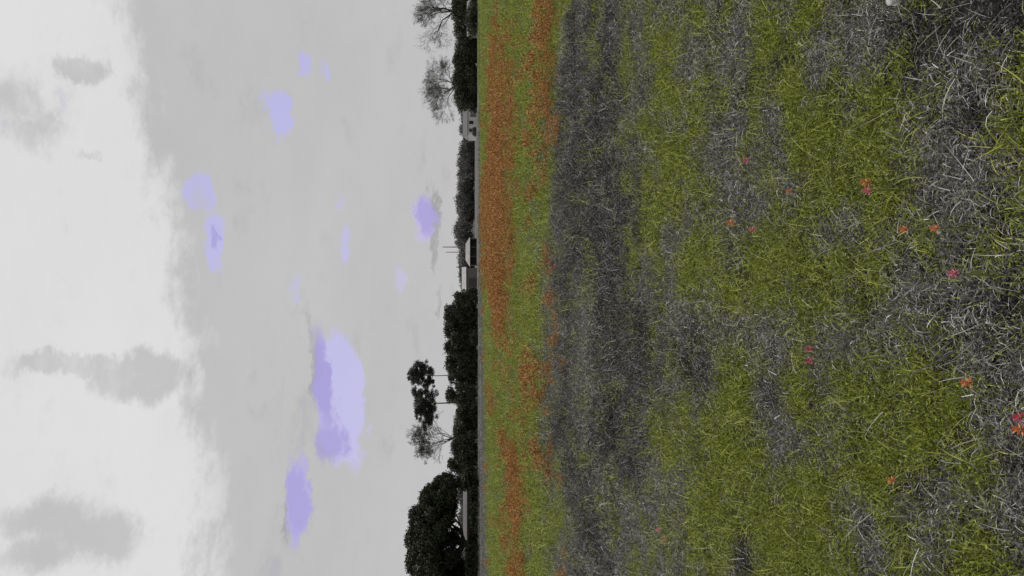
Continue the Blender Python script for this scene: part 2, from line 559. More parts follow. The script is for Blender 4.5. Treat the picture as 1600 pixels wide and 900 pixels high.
ys = steps(-8, 20, 0.3) + steps(20, 90, 0.7) + steps(90, 220, 1.6)
s_ = 2.0
while ys[-1] < 4500:
    s_ *= 1.25
    ys.append(ys[-1] + s_)
xs = steps(0, 14, 0.35) + steps(14, 90, 0.9)
s_ = 1.0
while xs[-1] < 3000:
    s_ *= 1.25
    xs.append(xs[-1] + s_)
xs = np.array([-v for v in xs[:0:-1]] + xs)
ys = np.array(ys)
gx, gy = np.meshgrid(xs, ys)
gz = hf(gx, gy)
V = np.stack([gx.ravel(), gy.ravel(), gz.ravel()], 1)
nx, ny = len(xs), len(ys)
ii = (np.arange(ny - 1)[:, None] * nx + np.arange(nx - 1)[None, :]).ravel()
Fq = np.stack([ii, ii + 1, ii + nx + 1, ii + nx], 1)

gm = bpy.data.materials.new('meadow_ground')
gm.use_nodes = True
t = gm.node_tree
p = t.nodes['Principled BSDF']
p.inputs['Roughness'].default_value = 0.95
p.inputs['Specular IOR Level'].default_value = 0.1
geo = nd(t, 'ShaderNodeNewGeometry')
n1 = noise(t, geo.outputs['Position'], 9.0, 8, 0.65)
n2 = noise(t, geo.outputs['Position'], 0.35, 6, 0.6)
at = nd(t, 'ShaderNodeAttribute', attribute_name='grow')
sp = nd(t, 'ShaderNodeSeparateColor')
t.links.new(at.outputs['Color'], sp.inputs[0])
soil = mixc(t, mapr(t, n1.outputs[0], 0.35, 0.65), (0.014, 0.013, 0.011), (0.036, 0.034, 0.03))
turf = mixc(t, mapr(t, n2.outputs[0], 0.35, 0.65), (0.095, 0.12, 0.018), (0.125, 0.155, 0.024))
turf = mixc(t, mapr(t, n1.outputs[0], 0.5, 0.75), turf, (0.15, 0.15, 0.09))
palec = mixc(t, mapr(t, n2.outputs[0], 0.35, 0.65), (0.10, 0.10, 0.095), (0.145, 0.143, 0.135))
orac = mixc(t, mapr(t, n1.outputs[0], 0.35, 0.65), (0.24, 0.118, 0.03), (0.31, 0.152, 0.042))
c = mixc(t, sp.outputs[0], soil, turf)
c = mixc(t, sp.outputs[1], c, palec)
c = mixc(t, sp.outputs[2], c, orac)
t.links.new(c, p.inputs['Base Color'])
bp = nd(t, 'ShaderNodeBump')
bp.inputs['Strength'].default_value = 0.6
bp.inputs['Distance'].default_value = 0.05
t.links.new(n1.outputs[0], bp.inputs['Height'])
t.links.new(bp.outputs[0], p.inputs['Normal'])

gme = mesh_np('ground', V, Fq, gm, smooth=True)
X_, Y_ = V[:, 0].astype(float), V[:, 1].astype(float)
zg, zs, zd, zo = zones(X_, Y_)
turf_w = np.clip((zg - np.maximum(zs, zd)) * 2 + 0.5, 0, 1) * np.clip((Y_ - 9) / 8, 0, 1)
turf_w = np.maximum(turf_w, np.clip((Y_ - 16) / 6, 0, 1))
ca = gme.color_attributes.new('grow', 'FLOAT_COLOR', 'POINT')
arr = np.stack([turf_w, pale(X_, Y_), np.clip((zo + (fbm(X_, Y_, 1.6, 78, 3) - 0.5) * 0.9 - 0.38) * 2.0, 0, 1) * np.clip((Y_ - 20) / 8, 0, 1), np.ones_like(X_)], 1).astype(np.float32)
ca.data.foreach_set('color', arr.ravel())
ground = obj('ground', gme)
tag(ground, 'wide flat meadow floor running to the woods', 'ground', kind='structure')


# ------------------------------------------------------------------ tufts
def blades(n, rad, ln, wd, lean, curl, seed, base_z=-0.01, segs=3, roll=1.0):
    """a tuft of curved flat blades; returns vertices and quads"""
    r = np.random.default_rng(seed)
    V, Fc = [], []
    for i in range(n):
        a, q = r.uniform(0, 2 * math.pi), rad * math.sqrt(r.uniform())
        bx, by = q * math.cos(a), q * math.sin(a)
        h = r.uniform(0, 2 * math.pi)
        le = r.uniform(*lean)
        l_ = r.uniform(*ln)
        w_ = r.uniform(*wd)
        cu = r.uniform(*curl)
        tw = r.uniform(-1, 1) * roll
        pos = np.array([bx, by, base_z + (r.uniform(0, 0.03) if base_z > -0.005 else 0)])
        b0 = len(V)
        for k in range(segs + 1):
            u = k / segs
            th = le + cu * u
            d = np.array([math.sin(th) * math.cos(h), math.sin(th) * math.sin(h), math.cos(th)])
            if k:
                pos = pos + d * l_ / segs
            sa = h + math.pi / 2 + tw * u
            side = np.array([math.cos(sa), math.sin(sa), 0.25 * math.sin(tw * 3)])
            ww = w_ * (1 - 0.85 * u ** 1.6) * 0.5
            V.append(pos - side * ww)
            V.append(pos + side * ww)
        for k in range(segs):
            Fc.append((b0 + 2 * k, b0 + 2 * k + 1, b0 + 2 * k + 3, b0 + 2 * k + 2))
    return np.array(V), np.array(Fc)


def leaflets(n, rad, zr, size, seed):
    r = np.random.default_rng(seed)
    P = np.stack([r.normal(0, rad * 0.55, n), r.normal(0, rad * 0.55, n), r.uniform(*zr, n)], 1)
    return cards(P, r.uniform(size[0], size[1], n), r, flat=0.5, aspect=0.42)


def cards(P, S, r, flat=0.0, aspect=0.6):
    """leaf shaped quads (pointed at both ends) at the points P"""
    n = len(P)
    nrm = r.normal(size=(n, 3))
    nrm[:, 2] = nrm[:, 2] * (1 - flat) + np.sign(nrm[:, 2]) * flat * 1.5
    nrm /= np.linalg.norm(nrm, axis=1)[:, None]
    t1 = np.cross(nrm, r.normal(size=(n, 3)))
    t1 /= np.linalg.norm(t1, axis=1)[:, None] + 1e-9
    t2 = np.cross(nrm, t1)
    S = S[:, None]
    bend = nrm * S * 0.12
    V = np.stack([P - t1 * S * .5, P - t2 * S * aspect * .5 + bend, P + t1 * S * .5, P + t2 * S * aspect * .5 + bend], 1).reshape(-1, 3)
    Fc = np.arange(4 * n).reshape(n, 4)
    return V, Fc


def join(*parts):
    Vs, Fs, Ms, b = [], [], [], 0
    for (v, f), mi in parts:
        Vs.append(v)
        Fs.append(f + b)
        Ms.append(np.full(len(f), mi))
        b += len(v)
    return np.concatenate(Vs), np.concatenate(Fs), np.concatenate(Ms)


def tuft_collection(name, meshes):
    c_ = bpy.data.collections.new(name)
    for k, me in enumerate(meshes):
        o = bpy.data.objects.new('%s_%02d' % (name, k), me)
        c_.objects.link(o)
    return c_


green_t = []
for k in range(5):
    green_t.append(mesh_np('grass_tuft', *join(
        (blades(30, 0.08, (0.05, 0.13), (0.002, 0.0042), (0.1, 1.0), (0.4, 2.4), 100 + k), 0),
        (leaflets(44, 0.085, (0.008, 0.06), (0.010, 0.022), 200 + k), 0),
        (blades(3, 0.07, (0.06, 0.14), (0.0018, 0.003), (0.5, 1.2), (0.4, 1.8), 300 + k), 1))[:2],
        mat=[M['green'], M['straw'], M['green_low']]))
    me = green_t[-1]
    nf = len(me.polygons)
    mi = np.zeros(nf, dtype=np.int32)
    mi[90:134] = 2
    mi[-9:] = 1
    me.polygons.foreach_set('material_index', mi)
straw_t = []
for k in range(6):
    v, f, mi = join(
        (blades(13, 0.09, (0.03, 0.09), (0.0018, 0.0034), (0.7, 1.45), (-0.4, 1.8), 400 + k, 0.005), 0),
        (blades(13, 0.08, (0.04, 0.12), (0.002, 0.004), (0.1, 1.0), (0.3, 2.2), 500 + k), 0),
        (leaflets(46, 0.09, (0.004, 0.055), (0.009, 0.020), 550 + k), 2),
        (blades(5, 0.07, (0.04, 0.09), (0.003, 0.005), (0.2, 1.0), (0.3, 1.4), 600 + k), 1))
    mi = mi.astype(np.int32)
    straw_t.append(mesh_np('straw_tuft', v, f, [M['straw'], M['green'], M['stubble']], mi))
dark_t = []
for k in range(5):
    v, f, mi = join(
        (blades(18, 0.085, (0.04, 0.13), (0.002, 0.004), (0.2, 1.3), (0.0, 1.0), 700 + k), 0),
        (leaflets(26, 0.085, (0.006, 0.07), (0.012, 0.024), 750 + k), 0),
        (blades(1, 0.07, (0.06, 0.13), (0.0014, 0.0024), (0.7, 1.4), (0, 1.5), 800 + k, 0.01), 1))
    dark_t.append(mesh_np('weed_tuft', v, f, [M['dark'], M['straw']], mi))
flower_t = []
for k in range(5):
    r = np.random.default_rng(900 + k)
    heads = []
    for q in range(15):
        cx, cy, hz = r.normal(0, 0.085), r.normal(0, 0.085), r.uniform(0.09, 0.18)
        n_ = 9
        P = np.stack([cx + r.normal(0, 0.011, n_), cy + r.normal(0, 0.011, n_), hz + r.uniform(-0.03, 0.03, n_)], 1)
        heads.append(P)
    P = np.concatenate(heads)
    v, f, mi = join(
        (cards(P, r.uniform(0.02, 0.036, len(P)), r, 0.1, 0.55), 0),
        (blades(16, 0.08, (0.05, 0.13), (0.003, 0.005), (0.1, 0.8), (0.2, 1.2), 950 + k), 1))
    flower_t.append(mesh_np('flower_tuft', v, f, [M['orange'], M['green']], mi))

COLL = {'g': tuft_collection('green_tufts', green_t), 's': tuft_collection('straw_tufts', straw_t),
        'd': tuft_collection('weed_tufts', dark_t), 'o': tuft_collection('flower_tufts', flower_t)}
NVAR = {'g': 5, 's': 6, 'd': 5, 'o': 5}


def scatter_group(name, coll):
    ng = bpy.data.node_groups.new(name, 'GeometryNodeTree')
    ng.interface.new_socket('Geometry', in_out='INPUT', socket_type='NodeSocketGeometry')
    ng.interface.new_socket('Geometry', in_out='OUTPUT', socket_type='NodeSocketGeometry')
    gi, go = ng.nodes.new('NodeGroupInput'), ng.nodes.new('NodeGroupOutput')
    ip = ng.nodes.new('GeometryNodeInstanceOnPoints')
    ci = ng.nodes.new('GeometryNodeCollectionInfo')
    ci.inputs['Collection'].default_value = coll
    ci.inputs['Separate Children'].default_value = True
    ci.inputs['Reset Children'].default_value = True
    ip.inputs['Pick Instance'].default_value = True

    def na(nm, ty):
        n = ng.nodes.new('GeometryNodeInputNamedAttribute')
        n.data_type = ty
        n.inputs['Name'].default_value = nm
        return n.outputs['Attribute']
    er = ng.nodes.new('FunctionNodeEulerToRotation')
    lk = ng.links
    lk.new(na('rot', 'FLOAT_VECTOR'), er.inputs[0])
    lk.new(er.outputs[0], ip.inputs['Rotation'])
    lk.new(na('scl', 'FLOAT_VECTOR'), ip.inputs['Scale'])
    lk.new(na('var', 'INT'), ip.inputs['Instance Index'])
    lk.new(ci.outputs[0], ip.inputs['Instance'])
    lk.new(gi.outputs[0], ip.inputs['Points'])
    lk.new(ip.outputs[0], go.inputs[0])
    return ng


def scatter(name, key, X, Y, S, label, cat, tilt=0.25, flat=None):
    n = len(X)
    me = bpy.data.meshes.new(name)
    me.vertices.add(n)
    co = np.stack([X, Y, hf(X, Y)], 1).astype(np.float32)
    me.vertices.foreach_set('co', co.ravel())
    rot = np.stack([rng.normal(0, tilt, n), rng.normal(0, tilt, n), rng.uniform(0, 6.283, n)], 1).astype(np.float32)
    a = me.attributes.new('rot', 'FLOAT_VECTOR', 'POINT')
    a.data.foreach_set('vector', rot.ravel())
    zz = rng.uniform(0.55, 1.6, n)
    a = me.attributes.new('scl', 'FLOAT_VECTOR', 'POINT')
    a.data.foreach_set('vector', np.stack([S, S, S * zz * (1 if flat is None else flat)], 1).astype(np.float32).ravel())
    a = me.attributes.new('var', 'INT', 'POINT')
    a.data.foreach_set('value', rng.integers(0, NVAR[key], n).astype(np.int32))
    o = obj(name, me)
    md = o.modifiers.new('scatter', 'NODES')
    md.node_group = scatter_group(name + '_nodes', COLL[key])
    tag(o, label, cat, kind='stuff')
    return o


# candidate places, denser close to the camera
PX, PY, PS = [], [], []
for y0, y1, dens, sc0, sc1, margin in ((1.3, 4.2, 560, 0.58, 0.98, 0.9), (4.2, 8, 270, 0.8, 1.25, 1.4), (8, 15, 100, 1.15, 1.75, 2.2),
                                       (15, 28, 30, 1.8, 2.8, 3.5), (28, 55, 9, 2.6, 4.2, 6), (55, 110, 2.6, 3.6, 6.0, 9)):
    wmax = 0.372 * y1 + margin
    n = int((y1 - y0) * 2 * wmax * dens)
    x = rng.uniform(-wmax, wmax, n)
    y = rng.uniform(y0, y1, n)
    k = np.abs(x) < 0.372 * y + margin
    PX.append(x[k])
    PY.append(y[k])
    PS.append(rng.uniform(sc0, sc1, k.sum()))
n = 2600
x = rng.uniform(-70, 80, n)
y = rng.uniform(138, 160, n) + (fbm(x, x * 0, 9, 13, 2) - 0.5) * 26
PX.append(x)
PY.append(y)
PS.append(rng.uniform(1.5, 6.5, n) * (0.35 + fbm(x, y, 6, 15, 2) * 1.2))
PX, PY, PS = np.concatenate(PX), np.concatenate(PY), np.concatenate(PS)
zg, zs, zd, zo = zones(PX, PY)
pz = pale(PX, PY)
jit = lambda: rng.normal(0, 0.17, len(PX))
zg, zs, zd = zg + jit(), zs + jit(), zd + jit()
isor = (zo + (fbm(PX, PY, 1.1, 77, 3) - 0.5) * np.where(PY < 24, 1.7, 1.2) + rng.normal(0, 0.22, len(PX)) > np.where(PY < 24, 0.68, 0.60)) & (PY > 12) & (PY < 80) & (pz < 0.3) & (rng.uniform(size=len(PX)) < np.where(PY < 24, 0.34, 0.42))
PS[isor] *= 0.62
best = np.argmax(np.stack([zg, zs, zd]), 0)
# single tufts of the other kinds stand inside every patch
u_ = rng.uniform(size=len(PX))
clump = fbm(PX, PY, 0.14, 63, 2)
best = np.where((best == 1) & (PY < 12) & (u_ < 0.34 * (clump - 0.3)), 0, best)
best = np.where((best == 0) & (PY < 12) & (u_ > 1 - 0.22 * (clump - 0.3)), 1, best)
best = np.where((best == 2) & (PY > 4.5) & (u_ < 0.7 * (fbm(PX, PY, 0.7, 65, 3) - 0.42)), 1, best)
best = np.where((best == 2) & (PY > 4.5) & (u_ > 0.96), 0, best)
best[pz > rng.uniform(0.2, 0.9, len(PX))] = 1
best[isor] = 3
best[(PY > 118) & (rng.uniform(size=len(PX)) < 0.7)] = 2
# where dark tufts weigh most close by, some are left out and the earth shows
keep = ~((best == 2) & (PY < 4.5) & (rng.uniform(size=len(PX)) < np.clip((zd - 0.6) * 0.6, 0, 0.3)))
PX, PY, PS, best = PX[keep], PY[keep], PS[keep], best[keep]
sel = best == 0
scatter('meadow_grass', 'g', PX[sel], PY[sel], PS[sel], 'short olive green grass and leafy weeds covering the meadow', 'grass')
sel = best == 1
scatter('dry_grass', 's', PX[sel], PY[sel], PS[sel], 'grey dead stalks and straw matted between the green patches', 'dry grass')
sel = best == 2
scatter('dark_weeds', 'd', PX[sel], PY[sel], PS[sel], 'dark low weeds in the dark band across the meadow', 'weeds', flat=0.8)
sel = best == 3
scatter('orange_wildflowers', 'o', PX[sel], PY[sel], PS[sel], 'drifts of orange wildflowers far out in the meadow', 'wildflowers', tilt=0.12)

# long pale stalks lying over the nearest growth
mbv, mbf = [], []
LS = []
for (px, py, ry, rx, n) in ((1540, 120, 60, 60, 26), (1560, 270, 60, 50, 20), (1560, 410, 60, 40, 18), (1555, 540, 60, 50, 22), (1560, 780, 60, 50, 20),
                            (1440, 390, 40, 60, 16), (1370, 500, 40, 50, 14), (1370, 790, 50, 50, 14), (1250, 560, 40, 50, 14), (1230, 690, 40, 40, 10),
                            (1160, 120, 90, 50, 14), (1170, 300, 70, 50, 14), (1350, 60, 50, 50, 12), (1450, 860, 40, 60, 12), (1480, 200, 60, 60, 12)):
    for q in range(n // 3):
        LS.append(gp(px + rnd.gauss(0, rx * .6), py + rnd.gauss(0, ry * .6)))
for q in range(40):
    yy = rnd.uniform(1.6, 6)
    LS.append((rnd.uniform(-1, 1) * (0.37 * yy + 0.6), yy))
SV, SF, b = [], [], 0
for q, (x, y) in enumerate(LS):
    z = float(hf(np.array([x]), np.array([y]))[0])
    v, f = blades(1, 0.01, (0.07, 0.19), (0.0022, 0.0038), (0.7, 1.35), (-0.9, 1.4), 3000 + q, rnd.uniform(0.02, 0.06), 6, 0.6)
    SV.append(v + np.array([x, y, z]))
    SF.append(f + b)
    b += len(v)
tag(obj('straw_stalks', mesh_np('straw_stalks', np.concatenate(SV), np.concatenate(SF), M['straw'])),
    'long pale dry stalks strewn over the nearest grass', 'straw', kind='stuff')


# ------------------------------------------------------------------ trees
def limb(mb, p0, p1, r0, r1, sag=0.1, n=6, seg=5):
    p0, p1 = Vector(p0), Vector(p1)
    L_ = (p1 - p0).length
    pts, rad = [], []
    off = Vector((rnd.gauss(0, 1), rnd.gauss(0, 1), rnd.gauss(0, .6))) * L_ * sag
    for i in range(seg + 1):
        u = i / seg
        pts.append(p0.lerp(p1, u) + off * math.sin(math.pi * u) + Vector((rnd.gauss(0, 1), rnd.gauss(0, 1), rnd.gauss(0, 1))) * L_ * 0.015 * (0 < i < seg))
        rad.append(r0 + (r1 - r0) * u)
    mb.tube(pts, rad, n)
    return pts


def crown(lobes, per, size, seed, mat, aspect=0.6, shell=0.45):
    """leaf clumps spread through a list of lobes (centre, radii)"""
    r = np.random.default_rng(seed)
    P = []
    per = per * 2.2
    for c_, rad in lobes:
        n = max(12, int(per * rad[0] * rad[2]))
        d = r.normal(size=(n, 3))
        d /= np.linalg.norm(d, axis=1)[:, None]
        q = (shell + (1 - shell) * r.uniform(size=n) ** 0.6) * (1 + 0.16 * r.normal(size=n))
        P.append(np.array(c_) + d * q[:, None] * np.array(rad))
    P = np.concatenate(P)
    v, f = cards(P, r.uniform(size[0], size[1], len(P)), r, 0.15, aspect)
    return mesh_np('crown', v, f, mat)


def bushy(name, label, px_top, py, wpx, dist, mat, group=None, base=0.12, seed=1, cat='tree', per=42, cone=0.0, leaf=(0.3, 0.62)):
    x, top = far(px_top, py, dist)
    half = wpx / 2 * dist / F
    t_ = thing(name, label, cat, (x, dist, 0), group)
    r = random.Random(seed)
    lobes = []
    nl = 44
    for i in range(nl):
        u = (i + r.random()) / nl
        z = top * (base + (0.97 - base) * u)
        prof = math.sqrt(max(0.05, 1 - ((u - 0.35) / 0.72) ** 2)) * (1 - cone * u)
        a = r.uniform(0, 6.283)
        q = half * prof * r.uniform(0.3, 1.0)
        rr = half * r.uniform(0.2, 0.5) * (1 - 0.45 * cone * u)
        zc = min(z, top - rr * 0.7)
        lobes.append(((q * math.cos(a), q * math.sin(a), max(zc, rr * .5)), (rr, rr, rr * r.uniform(.7, 1.0))))
    mb = MB()
    mb.tube([(0, 0, -0.2), (0.05, 0, top * .3), (-.05, .05, top * .6)], [half * .10, half * .07, half * .04], 7)
    for c_, rr in lobes[::2]:
        limb(mb, (0, 0, min(top * .55, c_[2] * 0.7)), c_, half * .035, half * .012, .08, 5, 3)
    mb.build('trunk', M['bark'], t_)
    obj('crown', crown(lobes, per, leaf, seed, mat), t_)
    return t_


def bare(name, label, px_top, py, wpx, dist, seed, mat, levels=6, trunk_r=0.3, fork=0.22, group=None, rise=0.0, twig=0.028):
    x, top = far(px_top, py, dist)
    half = wpx / 2 * dist / F
    t_ = thing(name, label, 'tree', (x, dist, 0), group)
    r = random.Random(seed)
    tr, br = MB(), MB()
    fz = top * fork
    tr.tube([(0, 0, -.3), (.1, 0, fz * .5), (0.05, .1, fz)], [trunk_r * 1.3, trunk_r, trunk_r * .9], 8)

    def grow(p0, d, ln, rad, lev):
        p = Vector(p0)
        pts, rads = [p.copy()], [rad]
        nseg = 3
        for i in range(nseg):
            d = (d + Vector((r.gauss(0, .10), r.gauss(0, .10), r.gauss(0, .07) + rise))).normalized()
            p = p + d * ln / nseg
            pts.append(p.copy())
            rads.append(max(twig * .8, rad * (1 - .4 * (i + 1) / nseg)))
        br.tube(pts, rads, 5 if lev > 2 else 3, cap=False)
        if lev == 0:
            return
        for q in range(3 if lev > 1 else 4):
            e = Vector((r.gauss(0, 1), r.gauss(0, 1), r.gauss(0, 1)))
            e = (e - d * e.dot(d)).normalized()
            nd_ = (d * r.uniform(.75, 1.0) + e * r.uniform(.4, .85)).normalized()
            src = pts[-1] if q < 2 else pts[r.choice((1, 2))]
            grow(src, nd_, ln * r.uniform(.62, .86), max(twig, rads[-1] * r.uniform(.6, .85)), lev - 1)
    ln0 = (top - fz) * 0.30
    for q in range(5):
        a = q * 1.257 + r.uniform(-.4, .4)
        sp_ = r.uniform(.35, .9) * half / max(1, (top - fz)) * 1.7
        d = Vector((math.cos(a) * sp_, math.sin(a) * sp_, 1)).normalized()
        grow((0.05, .1, fz * r.uniform(.85, 1)), d, ln0 * r.uniform(.8, 1.15), trunk_r * .6, levels - 1)
    # fit the crown to the height and spread it has in the photo
    vv = np.array(br.v)
    kz = (top - fz) / (np.percentile(vv[:, 2], 99.7) - fz)
    kx = half / max(1e-3, np.percentile(np.abs(vv[:, 0]), 98))
    br.v = [(a * kx, b_ * kx, fz + (c_ - fz) * kz if c_ > fz else c_) for a, b_, c_ in br.v]
    tr.build('trunk', mat, t_)
    br.build('branches', mat, t_)
    return t_, br, top, half


# the big dome shaped evergreen by the photo's bottom edge
D = 170.0
x, top = far(632, 850, D)
HW = 107 * D / F
oak = thing('live_oak', 'huge dome shaped dark evergreen tree cut by the bottom edge of the photo', 'tree', (x, D, 0))
r = random.Random(5)
lobes = []
for i in range(230):
    a = r.uniform(0, 6.283)
    u = math.sqrt(r.random())
    hx = u * math.cos(a)
    hy = u * math.sin(a)
    zt = top * (0.45 + 0.55 * math.sqrt(max(0, 1 - u * u) ** 0.9))
    k = r.random()
    z = zt * (1 - 0.62 * k * k) - 1.2
    rr = r.uniform(1.15, 2.0)
    X0 = hx * (HW - rr * .9)
    if z < 5.6 and 0.8 < X0 < 12.5:
        continue
    # the thin lower side of the crown lets the sky through
    if top * .27 < z < top * .44 and -0.5 < X0 < 6.0 and r.random() < .7:
        continue
    lobes.append(((X0, hy * (HW - rr), z), (rr, rr, rr * .72)))
for i in range(46):
    s = r.choice((-1, 1))
    lx, lz = s * r.uniform(.42, .93) * HW, r.uniform(.14, .44) * top
    if 0.8 < lx < 12.5:
        lz = r.uniform(.37, .5) * top
    lobes.append(((lx, r.uniform(-.4, .5) * HW, lz), (1.7, 1.7, 1.4)))
mb = MB()
mb.tube([(0, 0, -.3), (.1, 0, 1.2), (-.1, .1, 2.6), (0, .1, 3.6)], [1.05, .75, .66, .6], 10)
for i in range(9):
    a = i * .7 + r.uniform(-.2, .2)
    q = r.uniform(.4, .75) * HW
    pts = limb(mb, (0, .1, r.uniform(2.4, 3.6)), (q * math.cos(a), q * math.sin(a), r.uniform(6, 10.5)), .34, .13, .09, 7, 6)
    for k in range(4):
        b_ = a + r.uniform(-.7, .7)
        q2 = q + r.uniform(-1, 4)
        limb(mb, pts[r.choice((3, 4, 5))], (q2 * math.cos(b_), q2 * math.sin(b_), r.uniform(7, 13)), .13, .04, .1, 5, 4)
mb.build('trunk', M['bark'], oak)
obj('crown', crown(lobes, 150, (.26, .56), 21, M['oakleaf'], .6, .5), oak)

# shrubs under it
for i, (py, tp, wd, lab) in enumerate(((893, 728, 30, 'low black green shrub in the bottom corner under the dome shaped tree'),
                                       (866, 730, 34, 'low dark shrub beneath the middle of the dome shaped tree'),
                                       (838, 735, 30, 'low dark shrub at the lower end of the pale shed under the dome tree'),
                                       (808, 735, 34, 'low dark shrub before the middle of the pale shed under the dome tree'),
                                       (779, 735, 32, 'low dark shrub at the upper end of the pale shed under the dome tree'),
                                       (752, 722, 32, 'dark shrub where the dome shaped tree meets the row of thick evergreens'))):
    bushy('shrub', lab, tp, py, wd + 6, 158 + (i % 3) * 3, M['oakleaf'], 'dark shrubs under the dome tree', .05, 40 + i, 'shrub', 70)

# row of dense dark trees
row = [(467, 711, 22, 'small dark evergreen ending the row beside the pale roofed barn'),
       (485, 696, 30, 'dense dark evergreen second in the row from the pale roofed barn'),
       (511, 697, 30, 'dense dark evergreen third in the row from the pale roofed barn'),
       (541, 694, 30, 'dense dark evergreen midway between the pale roofed barn and the first pine'),
       (566, 697, 28, 'dense dark evergreen just short of the slim pine trunk'),
       (590, 698, 24, 'dense dark evergreen at the foot of the slim pine'),
       (618, 694, 24, 'dense dark evergreen with a raised top between the two pine trunks'),
       (645, 713, 26, 'lower dark evergreen just past the thick pine trunk'),
       (672, 709, 26, 'dark evergreen in front of the wispy half bare tree'),
       (700, 703, 28, 'dark evergreen just past the wispy half bare tree'),
       (728, 701, 28, 'dark evergreen last in the row before the dome shaped tree')]
for i, (py, tp, wd, lab) in enumerate(row):
    bushy('evergreen_tree', lab, tp + rnd.uniform(-2, 3), py + rnd.uniform(-4, 4), wd + rnd.uniform(10, 22), 198 + (i * 37 % 11), M['cedarleaf'], 'row of dense evergreens', .04, 70 + i, 'tree', 62, .25)

# pines that stand above the row
def pine(label, px_top, py, px_low, crown_list, dist, tr, seed):
    x, top = far(px_top, py, dist)
    t_ = thing('pine_tree', label, 'tree', (x, dist, 0), 'pines above the evergreen row')
    r = random.Random(seed)
    mb = MB()
    mb.tube([(0, 0, -.3), (.1, 0, top * .3), (-.08, .1, top * .6), (.1, .1, top * .92)], [tr, tr * .85, tr * .66, tr * .25], 8)
    lobes = []
    for (cpx, cpy, rpx) in crown_list:
        cx, cz = far(cpx, cpy, dist)
        rr = rpx * dist / F
        base = (cx - x, r.uniform(-1.2, 1.2), cz)
        limb(mb, (0, .1, min(cz - r.uniform(.3, 1.2), top * .9)), base, .1, .04, .1, 5, 3)
        for q in range(9):
            o_ = (base[0] + r.gauss(0, .6) * rr, base[1] + r.gauss(0, .7) * rr, base[2] + r.gauss(0, .5) * rr)
            k = rr * r.uniform(.42, .75)
            lobes.append((o_, (k, k, k * .7)))
    mb.build('trunk', M['bark'], t_)
    obj('crown', crown(lobes, 170, (.18, .46), seed, M['pineleaf'], .45, .3), t_)


pine('slim pine with a small tufted crown on a thin trunk above the evergreens', 640, 587, 676,
     [(651, 577, 9), (648, 588, 9), (660, 571, 7), (660, 584, 10), (668, 578, 8), (652, 598, 8), (664, 596, 9), (673, 586, 5), (643, 584, 6), (672, 600, 6)], 232, .17, 301)
pine('tall pine with a broad ragged crown on a thick trunk above the evergreens', 648, 630, 680,
     [(655, 614, 9), (660, 625, 11), (653, 634, 9), (667, 632, 10), (660, 645, 11), (669, 648, 9), (655, 650, 6), (672, 620, 8), (674, 655, 6), (664, 610, 7), (676, 638, 6), (668, 660, 6)], 228, .27, 302)
# half bare tree beside them
t_, br, top, half = bare('wispy_tree', 'wispy tall half bare tree between the pines and the dome shaped tree', 636, 686, 72, 224, 77, M['bark'], 6, .26, .38, None, .05, .022)
r = random.Random(9)
lobes = []
for (cpx, cpy, rpx) in ((652, 672, 9), (656, 684, 10), (648, 690, 8), (660, 697, 9), (657, 708, 8), (666, 714, 6), (664, 676, 8), (668, 690, 7), (662, 664, 7), (671, 703, 6), (645, 680, 6)):
    cx, cz = far(cpx, cpy, 224)
    for q in range(16):
        k = rpx * 224 / F * r.uniform(.25, .6)
        lobes.append(((cx - t_.location.x + r.gauss(0, 1.0), r.gauss(0, 1.2), cz + r.gauss(0, .7)), (k, k, k * .8)))
obj('foliage', crown(lobes, 70, (.14, .36), 55, M['pineleaf'], .45, .3), t_)

# dark trees towards the photo's top edge, with two bare crowns over them
rrow = [(152, 711, 34, 'dark rounded tree at the end of the group beside the white house'),
        (124, 708, 34, 'dark rounded tree under the middle of the fan shaped bare crown'),
        (96, 709, 32, 'dark rounded tree under the edge of the fan shaped bare crown'),
        (66, 716, 32, 'lower dark tree in the dip between the two bare crowns'),
        (38, 711, 32, 'dark rounded tree under the edge of the crooked bare crown'),
        (10, 706, 34, 'dark rounded tree under the crooked bare crown at the top edge'),
        (-18, 706, 34, 'dark rounded tree cut off by the top edge of the photo')]
for i, (py, tp, wd, lab) in enumerate(rrow):
    bushy('evergreen_tree', lab, tp, py, wd + rnd.uniform(10, 20), 226 + (i * 29 % 9), M['cedarleaf'], 'dark trees under the bare crowns', .04, 130 + i, 'tree', 55, .1)
bare('bare_tree', 'crooked leafless tree with thick dark boughs in the top corner', 646, 16, 96, 250, 15, M['bark'], 7, .42, .42, 'leafless trees', .0, .016)
bare('bare_tree', 'leafless tree with a fan shaped crown of fine pale twigs', 660, 133, 98, 255, 23, M['palebark'], 8, .30, .40, 'leafless trees', .03, .0115)

# far wood behind everything: reads as one grey mass
lobes = []
r = random.Random(3)
for i in range(900):
    xx = r.uniform(-230, 330)
    yy = r.uniform(405, 440)
    hgt = 9.6 + 1.4 * math.sin(xx * .06) + r.gauss(0, .45) - (1.6 if -5 < xx < 22 else 0)
    rr = r.uniform(2.6, 4.2)
    lobes.append(((xx, yy, max(rr * .6, hgt - rr - abs(r.gauss(0, 2.6)))), (rr, rr, rr)))
far_me = crown(lobes, 30, (.5, 1.2), 99, M['farleaf'], .5, .3)
tag(obj('far_wood', far_me), 'grey leafless wood far off along the horizon', 'woodland', kind='stuff')


